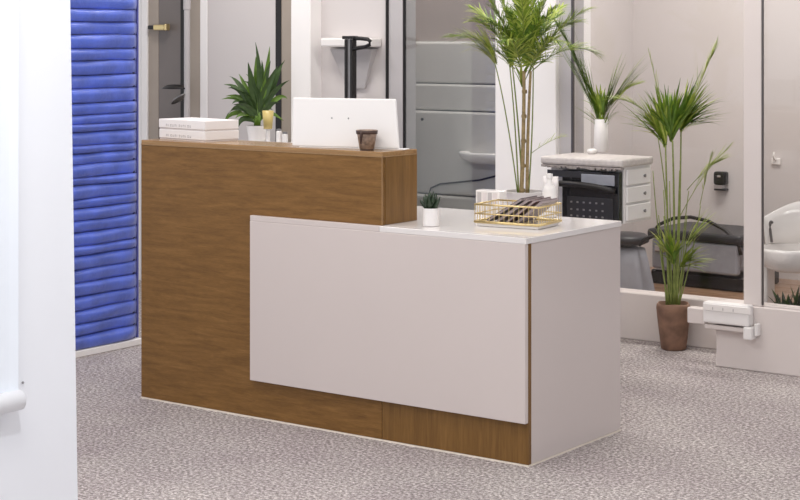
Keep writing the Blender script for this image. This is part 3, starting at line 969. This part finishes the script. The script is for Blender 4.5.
# vase with palm leaves on the stone top
VP = atz(601, 152, VT)
p3 = thing('vase_palm', 'green palm leaves in a white cylinder vase on the stone top', 'plant', VP)
bm = lathe(bmesh.new(), [(0, 0), (0.036, 0), (0.038, 0.003), (0.034, 0.08), (0.034, 0.165), (0.031, 0.165), (0.031, 0.01), (0, 0.01)], 28)
link('vase', bm, 'planter_white', p3, smooth=True)
M3 = (VP - CAM).dot(cf) / 1667.35
def rel3(px, py, off=0.0):
    v = cr * ((px - 601) * M3) + cu * ((152 - py) * M3) + cf * off
    return v
r3 = random.Random(21)
for i, (a, b, c) in enumerate([((600, 146), (600, 120), (594, 92)), ((602, 146), (603, 118), (607, 95)), ((601, 146), (600, 115), (601, 100))]):
    link('cane', tube(bmesh.new(), bez(rel3(*a), rel3(*b), rel3(*c), 6), 0.004, 6), 'stem_green', p3, smooth=True)
for (sp_, dv, ln, n_, sp2, mm, dp_) in [((599, 118), (-0.40, 1.0, 0.0), 0.50, 34, 0.11, (3, 0, 3), 0.10), ((598, 120), (-0.30, 1.0, 0.0), 0.34, 18, 0.14, (0, 3), 0.15), ((603, 118), (0.28, 1.0, 0.0), 0.33, 20, 0.10, (3, 0), 0.10),
        ((604, 116), (0.68, 1.0, 0.0), 0.40, 22, 0.10, (3, 2, 0), 0.12), ((600, 128), (-0.75, 0.9, 0.0), 0.20, 9, 0.2, (0, 2), 0.3), ((603, 130), (0.5, 1.0, 0.0), 0.2, 9, 0.2, (0, 3), 0.4)]:
    bm = bmesh.new()
    fan(bm, rel3(*sp_), cr * dv[0] + cu * dv[1] + cf * dv[2], n_, ln, 0.0050, sp2, r3, mi_leaf=mm, droop=dp_)
    link('leaf_tuft', bm, LM, p3, recalc=False)
for (sp_, dv, ln, n_, sp2, mm) in [((600, 112), (-0.3, 1.0, 0.0), 0.16, 14, 0.5, (0, 2)), ((602, 114), (0.25, 1.0, 0.0), 0.17, 14, 0.45, (0, 3)), ((601, 138), (0.06, 1.0, -0.15), 0.18, 8, 0.2, (0, 3))]:
    bm = bmesh.new()
    fan(bm, rel3(*sp_), cr * dv[0] + cu * dv[1] + cf * dv[2], int(n_ * 1.4), ln, 0.0070, sp2, r3, mi_leaf=mm, droop=0.3)
    link('leaf_tuft', bm, LM, p3, recalc=False)
for (sp_, dv, ln, dr_, nl, ll, mm) in [((597, 108), (-0.42, 1.0, 0.0), 0.47, 0.25, 20, 0.12, (0, 3)), ((606, 112), (0.6, 0.9, 0.1), 0.22, 0.8, 10, 0.07, (2,))]:
    bm = bmesh.new()
    frond(bm, rel3(*sp_), cr * dv[0] + cu * dv[1] + cf * dv[2], ln, dr_, int(nl * 1.8), ll, 0.0066, r=r3, mi_leaf=mm, spread=0.55, stem_r=0.0022, start=0.2, up=0.12, curl=0.2)
    link('frond', bm, LM, p3, recalc=False)
bp_ = atz(592, 154, VT)
sb = thing('soap_dish', 'small white rounded soap dish beside the vase on stone top', 'dish', bp_)
link('bowl', lathe(bmesh.new(), [(0, 0), (0.018, 0), (0.026, 0.012), (0.024, 0.022), (0.012, 0.027), (0, 0.028)], 20), 'white_gloss', sb, smooth=True)

# ------------------------------------------------------------------ socket box on the low wall
sx = thing('socket_box', 'white plastic socket box with hanging plug on the low wall by the palm', 'socket', (0, 2.02, 0))
xa, xb = xat(706, 2.0), xat(752, 2.0)
bx0 = B(xa, xb, -0.055, -0.001, 0.205, 0.300, bev=0.008, seg=2)
link('housing', bx0, 'white_plastic', sx)
link('cover_strip', B(xa + 0.004, xb + 0.01, -0.059, -0.056, 0.262, 0.292, bev=0.001), 'white_gloss', sx)
link('cable_tray', B(xat(691, 2.03), xa - 0.002, -0.03, 0.02, 0.19, 0.262, bev=0.004), 'plinth_paint', sx)
link('lower_rail', B(xa + 0.004, xb - 0.01, -0.045, -0.001, 0.176, 0.196, bev=0.003), 'plinth_paint', sx)
pg = link('plug', B(xb - 0.026, xb + 0.016, -0.06, -0.001, 0.148, 0.2045, bev=0.006, seg=2), 'white_plastic', sx)
link('plug_face', B(xb + 0.018, xb + 0.034, -0.04, -0.001, 0.165, 0.22, bev=0.004), 'white_plastic', sx)
for q in range(3):
    link('slot', B(xa + 0.05 + 0.05 * q, xa + 0.054 + 0.05 * q, -0.0605, -0.0592, 0.268, 0.280), 'jamb_grey', sx)

# ------------------------------------------------------------------ salon furniture behind the glass
def wash_chair(label, loc, rz):
    t = thing('wash_chair', label, 'chair', loc, rz, 'salon wash chairs')
    w, d = 0.62, 0.5
    link('base', B(0.0, w, 0.02, d, 0.0, 0.085, bev=0.01), 'black_gloss', t)
    link('side_panel', B(0.02, w - 0.02, 0.0, 0.05, 0.095, 0.275, bev=0.015, seg=2), 'grey_cloth', t)
    link('seat', B(0.03, w - 0.03, 0.052, d - 0.02, 0.10, 0.26, bev=0.04, seg=3), 'grey_cloth', t)
    link('top_pad', B(-0.01, w + 0.01, -0.01, d, 0.277, 0.335, bev=0.02, seg=3), 'black_vinyl', t)
    pts = [(w * 0.02, 0.02, 0.30), (w * 0.10, 0.02, 0.36), (w * 0.26, 0.02, 0.405), (w * 0.45, 0.02, 0.42), (w * 0.64, 0.02, 0.405), (w * 0.82, 0.02, 0.36), (w * 0.95, 0.02, 0.30), (w * 0.99, 0.02, 0.22)]
    link('arm_loop', tube(bmesh.new(), pts, 0.011, 8), 'black_metal', t, smooth=True)
    b = B(0.05, 0.13, -0.018, -0.001, 0.20, 0.24, bev=0.006, seg=2)
    link('lever', b, 'chrome', t)
    return t
wash_chair('grey and black salon wash chair with arched metal arm behind the palm', (-1.70, 4.13, 0.002), -0.06)
t = thing('salon_stool', 'salon chair with round black headrest and grey cape behind the desk corner', 'chair', (-1.64, 3.72, 0.002))
link('base', lathe(bmesh.new(), [(0, 0), (0.15, 0), (0.155, 0.012), (0.03, 0.03), (0.03, 0.10), (0, 0.10)], 24), 'black_metal', t, smooth=False)
bm = bmesh.new()
prof = [(0.17, 0.02), (0.16, 0.08), (0.14, 0.18), (0.12, 0.26), (0.0, 0.28)]
lathe(bm, prof, 36)
for v in bm.verts:
    a = math.atan2(v.co.y, v.co.x)
    rr = math.hypot(v.co.x, v.co.y)
    if rr > 0.01:
        v.co.x *= 1 + 0.09 * math.sin(9 * a) * (0.30 - v.co.z) / 0.3
        v.co.y *= 1 + 0.09 * math.sin(9 * a) * (0.30 - v.co.z) / 0.3
link('cape', bm, 'grey_cloth', t, smooth=True)
link('headrest', lathe(bmesh.new(), [(0, 0.285), (0.11, 0.285), (0.14, 0.30), (0.145, 0.325), (0.12, 0.345), (0, 0.352)], 28), 'black_vinyl', t, smooth=True)
pts = [(0.12, -0.05, 0.29), (0.16, -0.05, 0.33), (0.24, -0.05, 0.36), (0.32, -0.05, 0.34), (0.36, -0.05, 0.28), (0.36, -0.05, 0.15)]
link('arm_loop', tube(bmesh.new(), pts, 0.011, 8), 'black_metal', t, smooth=True)

# soap dispenser on the salon back wall
dp = aty(722.5, 181, 4.79)
t = thing('soap_dispenser', 'small black and chrome soap dispenser on the pale salon wall', 'dispenser', (dp.x, 4.799, dp.z))
link('body', B(-0.042, 0.042, -0.06, -0.001, -0.022, 0.062, bev=0.014, seg=3), 'black_gloss', t, smooth=False)
link('nozzle_tray', B(-0.040, 0.040, -0.055, -0.001, -0.058, -0.046, bev=0.004), 'black_vinyl', t)
link('level_window', B(-0.036, 0.020, -0.058, -0.001, -0.0455, -0.0225), 'chrome', t)
link('button', B(-0.012, 0.014, -0.068, -0.0605, 0.026, 0.04, bev=0.003), 'chrome', t)

# white wash basin behind the right pane, leafy plant under it
BP = aty(793, 252, 2.62)
t = thing('wash_basin', 'white rounded wash basin with raised back behind the right pane', 'basin', (BP.x, BP.y, 0))
bm = lathe(bmesh.new(), [(0, 0.375), (0.09, 0.378), (0.14, 0.40), (0.166, 0.44), (0.172, 0.475), (0.165, 0.492), (0.15, 0.487), (0.12, 0.43), (0.05, 0.405), (0, 0.40)], 36, sx=1.0)
link('bowl', bm, 'white_gloss', t, smooth=True)
bm = bmesh.new()
n = 16
IN, OUT = [], []
for i in range(n + 1):
    a = PI * (0.08 + 0.84 * i / n)
    hgt = 0.13 + 0.09 * math.sin(a) ** 2
    row = []
    for (rr, zz) in ((0.150, 0.4925), (0.153, 0.48 + hgt * 0.5), (0.172, 0.48 + hgt), (0.182, 0.48 + hgt), (0.164, 0.48 + hgt * .5), (0.160, 0.4925)):
        row.append(bm.verts.new((rr * math.cos(a) * 1.05, rr * math.sin(a), zz)))
    OUT.append(row)
for a, b in zip(OUT, OUT[1:]):
    for j in range(6):
        k2 = (j + 1) % 6
        bm.faces.new((a[j], a[k2], b[k2], b[j]))
bm.faces.new(OUT[0]); bm.faces.new(OUT[-1])
link('raised_back', bm, 'white_gloss', t, smooth=True)
link('side_leg', B(-0.155, -0.115, -0.04, 0.06, 0.0, 0.42, bev=0.012, seg=2), 'white_plastic', t)
link('side_leg', B(0.115, 0.155, -0.04, 0.06, 0.0, 0.42, bev=0.012, seg=2), 'white_plastic', t)
tp = bez((-0.13, 0.05, 0.50), (-0.15, 0.05, 0.62), (-0.115, 0.02, 0.60), 6)
link('tap', tube(bmesh.new(), tp, 0.007, 8), 'hinge_dark', t, smooth=True)
PP = Vector((-0.015, 2.29, 0))
t = thing('shrub_pot', 'dark leafy plant in a low wooden tray before the wash basin', 'plant', PP)
link('tray', B(-0.12, 0.12, -0.06, 0.06, 0.001, 0.20, bev=0.006), 'wood_floor', t)
r4 = random.Random(2)
for i in range(60):
    az = r4.uniform(0, 2 * PI); el = r4.uniform(0.35, 1.35)
    d = Vector((math.cos(az) * math.cos(el), math.sin(az) * math.cos(el) * 0.6, math.sin(el)))
    l = r4.uniform(0.10, 0.19)
    bm = bmesh.new()
    p0 = Vector((r4.uniform(-.06, .06), r4.uniform(-.03, .03), 0.201))
    p1_ = p0 + d * l * 0.6
    p2_ = p0 + d * l + Vector((0, 0, -0.02))
    p2_.y = max(-0.1, min(0.1, p2_.y)); p2_.z = min(p2_.z, 0.41); p1_.z = min(p1_.z, 0.40)
    blade(bm, bez(p0, p1_, p2_, 5), 0.013, fold=0.3)
    link('leaf', bm, r4.choice(['leaf_deep', 'leaf_dark']), t, recalc=False)

# hook with a hanging tag on the salon wall
hp = aty(776, 160, 4.79)
t = thing('wall_hook', 'small white hook with cap on the salon wall above the basin', 'hook', (hp.x, 4.799, hp.z))
link('plate', B(-0.032, 0.032, -0.015, -0.001, -0.03, 0.012, bev=0.006, seg=2), 'white_gloss', t)
link('peg', tube(bmesh.new(), [(0, -0.016, 0.0), (0, -0.04, 0.006), (0, -0.046, 0.03), (0.002, -0.04, 0.05)], 0.006, 8), 'white_gloss', t, smooth=True)

# ------------------------------------------------------------------ washroom basin, and a dark reflection built behind the grey glass
BW = aty(474, 158, 2.72)
t = thing('washroom_basin', 'white washroom basin seen through the grey glass door', 'basin', (BW.x, 2.86, BW.z))
bm = lathe(bmesh.new(), [(0, -0.045), (0.10, -0.04), (0.17, -0.015), (0.185, 0.012), (0.18, 0.024), (0.165, 0.024), (0.12, 0.0), (0, -0.015)], 36, sx=1.0, sy=0.55)
link('bowl', bm, 'white_gloss', t, smooth=True)
link('rim_shelf', B(-0.16, 0.16, 0.05, 0.125 - 0.12, -0.02, 0.0), 'white_gloss', t)
hs = [*[aty(a, b, 2.884) for a, b in ((428, 198), (431, 188), (440, 184), (460, 182), (480, 180), (496, 176))]]
link('reflection_line', tube(bmesh.new(), hs, 0.005, 8), 'black_metal', wp, smooth=True)  # dark tube stands for a curved reflection in the glass door
t = thing('towel_peg', 'small dark peg on the grey washroom panels', 'peg', tuple(aty(424, 119, 2.905)))
link('peg', lathe(bmesh.new(), [(0, 0), (0.008, 0), (0.009, 0.02), (0, 0.024)], 12), 'black_metal', t, rot=(PI / 2, 0, 0))

# ------------------------------------------------------------------ shelf and black post in front of the back wall
sx0, sx1 = xat(320, PY - 0.1), xat(371, PY - 0.1)
t = thing('wall_shelf', 'white wall shelf on grey corbel shaped as its tapered shadow behind the black post', 'shelf', (0, PY, 0))
zs = aty(350, 38, PY).z
link('board', B(sx0, sx1, -0.10, -0.001, zs - 0.050, zs, bev=0.010, seg=2), 'white_gloss', t)
bm = bmesh.new()
v1 = [(sx0 + 0.03, zs - 0.06), (sx1 - 0.03, zs - 0.06), (sx1 - 0.11, zs - 0.28), (sx0 + 0.13, zs - 0.28)]
f_ = [bm.verts.new((x, -0.05, z)) for x, z in v1[:2]] + [bm.verts.new((x, -0.015, z)) for x, z in v1[2:]]
k_ = [bm.verts.new((x, -0.001, z)) for x, z in v1]
bm.faces.new(f_); bm.faces.new(k_[::-1])
for i in range(4):
    j = (i + 1) % 4
    bm.faces.new((f_[i], k_[i], k_[j], f_[j]))
link('bracket_shadow', bm, 'jamb_grey', t)  # grey wedge gives the tapered shadow under the shelf
pxc = xat(350.5, 2.2)
zt_ = aty(350, 37, 2.2).z
t = thing('dryer_stand', 'black steel upright post with looped arm before the back wall', 'stand', (pxc, 2.2, 0))
link('foot', lathe(bmesh.new(), [(0, 0), (0.15, 0), (0.15, 0.015), (0.03, 0.03), (0, 0.03)], 24), 'black_metal', t)
for s in (-1, 1):
    link('upright', B(s * 0.019 - 0.007, s * 0.019 + 0.007, -0.02, 0.02, 0.03, zt_ - 0.012), 'black_metal', t)
link('web', B(-0.0115, 0.0115, -0.012, 0.012, 0.03, zt_ - 0.012), 'grey_metal', t)
link('cap', B(-0.042, 0.036, -0.024, 0.024, zt_ - 0.0115, zt_ + 0.006, bev=0.003), 'black_metal', t)
lp = [(0.03, -0.01, zt_ - 0.006), (0.08, -0.01, zt_ - 0.008), (0.125, -0.01, zt_ - 0.012), (0.143, -0.01, zt_ - 0.024), (0.138, -0.01, zt_ - 0.042), (0.11, -0.01, zt_ - 0.053), (0.06, -0.01, zt_ - 0.06), (0.03, -0.01, zt_ - 0.066)]
link('loop_arm', tube(bmesh.new(), lp, 0.011, 8), 'black_metal', t, smooth=True)

# ------------------------------------------------------------------ things at the back left
# brass latch on the beige jamb
lt = aty(161, 27, PY)
t = thing('door_latch', 'brass and black door latch on the beige jamb beside the blue screen', 'latch', (lt.x, PY - 0.001, lt.z))
link('rose', B(-0.085, -0.02, -0.03, -0.0, -0.014, 0.010, bev=0.004), 'black_metal', t)
link('bar', B(-0.0195, 0.075, -0.05, -0.02, -0.02, 0.014, bev=0.008, seg=2), 'brass', t)
link('end_stop', B(0.077, 0.094, -0.054, -0.016, -0.022, 0.018, bev=0.004), 'brass', t)
# silver pole beside the dark glass
t = thing('floor_pole', 'slim silver floor pole standing beside the dark glass door', 'pole', (xat(187, 2.3), 2.3, 0))
link('tube', lathe(bmesh.new(), [(0.0, 0.01), (0.018, 0.01), (0.018, 1.66), (0.022, 1.665), (0.022, CEIL - 0.001), (0, CEIL - 0.001)], 18), 'jamb_grey', t, smooth=False)
link('foot', lathe(bmesh.new(), [(0, 0), (0.06, 0), (0.06, 0.008), (0.02, 0.0099), (0, 0.0099)], 20), 'grey_metal', t)
pz_ = aty(187, 88, 2.3).z
ar = link('reflection_arm', tube(bmesh.new(), [(-0.018, -0.005, pz_), (-0.14, -0.005, pz_ + 0.002)], 0.007, 8), 'black_metal', t, smooth=True)
bm = lathe(bmesh.new(), [(0, 0.015), (0.05, 0.012), (0.085, -0.004), (0.09, -0.012), (0.05, 0.0), (0, 0.003)], 28, sx=1.05, sy=0.6)
_b = lathe(bmesh.new(), [(0, 0), (0.04, -0.004), (0.062, -0.02), (0.03, -0.008), (0, -0.006)], 24, sx=1.1, sy=0.6)
link('lower_reflection', _b, 'grey_metal', ar, loc=(-0.06, -0.01, pz_ - 0.05), rot=(0, -0.5, 0), smooth=True)
link('tray', bm, 'black_metal', ar, loc=(-0.09, -0.01, pz_ + 0.006), smooth=True)  # dark domed shapes stand for a reflection in the dark glass

# console with plant, cup and jars
cz = 0.905
cxa, cxb = xat(222, 2.0), xat(289, 2.0)
t = thing('side_console', 'white side console standing against the back wall', 'console', ((cxa + cxb) / 2, 2.0, 0))
hw = (cxb - cxa) / 2
link('top', B(-hw - 0.01, hw + 0.01, -0.02, 0.30, cz - 0.025, cz, bev=0.003), 'white_gloss', t)
link('body', B(-hw, hw, 0.0, 0.30, 0.06, cz - 0.026), 'laminate_white', t)
link('plinth', B(-hw + 0.02, hw - 0.02, 0.02, 0.28, 0, 0.059), 'jamb_grey', t)
for s in (-1, 0):
    d_ = link('door', B(s * hw + 0.003, (s + 1) * hw - 0.003, -0.018, -0.001, 0.07, cz - 0.03, bev=0.002), 'laminate_white', t)
    link('handle', tube(bmesh.new(), [((-0.03 if s else 0.03), -0.03, 0.5), ((-0.03 if s else 0.03), -0.03, 0.62)], 0.005, 8), 'grey_metal', d_)
M4 = 9.6 / 1667.35
PL = Vector((xat(257, 2.12), 2.12, cz))
t = thing('leafy_plant', 'dark green broad leaved plant in white pot on the console', 'plant', PL)
link('pot', lathe(bmesh.new(), [(0, 0), (0.045, 0), (0.06, 0.10), (0.057, 0.10), (0.055, 0.09), (0, 0.088)], 24), 'planter_white', t)
link('soil', lathe(bmesh.new(), [(0, 0.094), (0.0555, 0.0905)], 20), 'soil', t)
def rel4(px, py, off=0.0):
    d = (PL - CAM).dot(cf) / 1667.35
    base_py = 37.25 + (1.4995 - cz) / d
    return cr * ((px - 257) * d) + cu * ((base_py - py) * d) + cf * off
leafs = [((257, 118), (250, 84), (225, 84)), ((256, 116), (246, 92), (226, 96)), ((255, 112), (240, 80), (228, 76)), ((256, 118), (236, 96), (226, 118)), ((257, 120), (244, 108), (236, 118)),
         ((258, 112), (252, 80), (249, 62)), ((259, 110), (262, 70), (256, 42)), ((260, 112), (268, 70), (270, 46)), ((259, 114), (270, 80), (285, 60)), ((259, 116), (274, 86), (290, 80)),
         ((258, 118), (264, 92), (266, 76)), ((258, 116), (250, 96), (238, 88)), ((260, 118), (270, 100), (280, 102)), ((259, 116), (262, 84), (246, 74)), ((257, 122), (262, 104), (272, 110)),
         ((258, 112), (268, 84), (278, 66)), ((257, 114), (246, 86), (238, 74)), ((258, 118), (256, 100), (248, 104)), ((258, 110), (264, 76), (262, 60))]
r5 = random.Random(8)
leafs = leafs + [((a[0], a[1] + 3), (b[0] + r5.uniform(-6, 6), b[1] + r5.uniform(-2, 8)), (c[0] + r5.uniform(-5, 7), c[1] + r5.uniform(4, 20))) for a, b, c in leafs[:16]]
for i, (a, b, c) in enumerate(leafs):
    bm = bmesh.new()
    o_ = r5.uniform(-0.06, 0.05)
    pts = bez(rel4(*a), rel4(*b, o_ * 0.5), rel4(*c, o_), 8)
    blade(bm, pts, 0.017 if i % 5 else 0.023, fold=0.3, side=(cr * r5.uniform(0.2, 1.0) + cu * r5.uniform(-0.8, 0.8)))
    link('leaf', bm, ['leaf_dark', 'leaf_mid', 'leaf_dark'][i % 3], t, recalc=False)
for a in ((256, 112), (258, 108), (260, 112)):
    link('stem', tube(bmesh.new(), [rel4(257 + (a[0] - 258), 128), rel4(*a)], 0.008, 8), 'leaf_mid', t, smooth=True)
yp = Vector((xat(268, 2.03), 2.03, cz))
t = thing('yellow_tumbler', 'pale yellow tumbler on white stand beside the leafy plant', 'tumbler', yp)
link('stand', lathe(bmesh.new(), [(0, 0), (0.03, 0), (0.026, 0.006), (0.012, 0.02), (0.012, 0.085), (0.03, 0.09), (0, 0.09)], 20), 'white_gloss', t)
link('tumbler', lathe(bmesh.new(), [(0, 0.0905), (0.024, 0.0905), (0.032, 0.19), (0.029, 0.19), (0.022, 0.096), (0, 0.096)], 24), 'yellow_glass', t, smooth=True)
for i, (px, hgt) in enumerate([(279, 0.075), (285, 0.06)]):
    t = thing('glass_jar', ['taller white jar on the console beside the yellow tumbler', 'shorter white jar on the console end by the column'][i], 'jar', (xat(px, 2.05), 2.05, cz), 0, 'white jars on the console')
    link('body', lathe(bmesh.new(), [(0, 0), (0.016, 0), (0.0165, hgt), (0.012, hgt + .005), (0, hgt + .005)], 18), 'white_gloss', t)
    link('lid', lathe(bmesh.new(), [(0, hgt + .0055), (0.014, hgt + .0055), (0.014, hgt + .015), (0, hgt + .017)], 18), 'grey_metal', t)
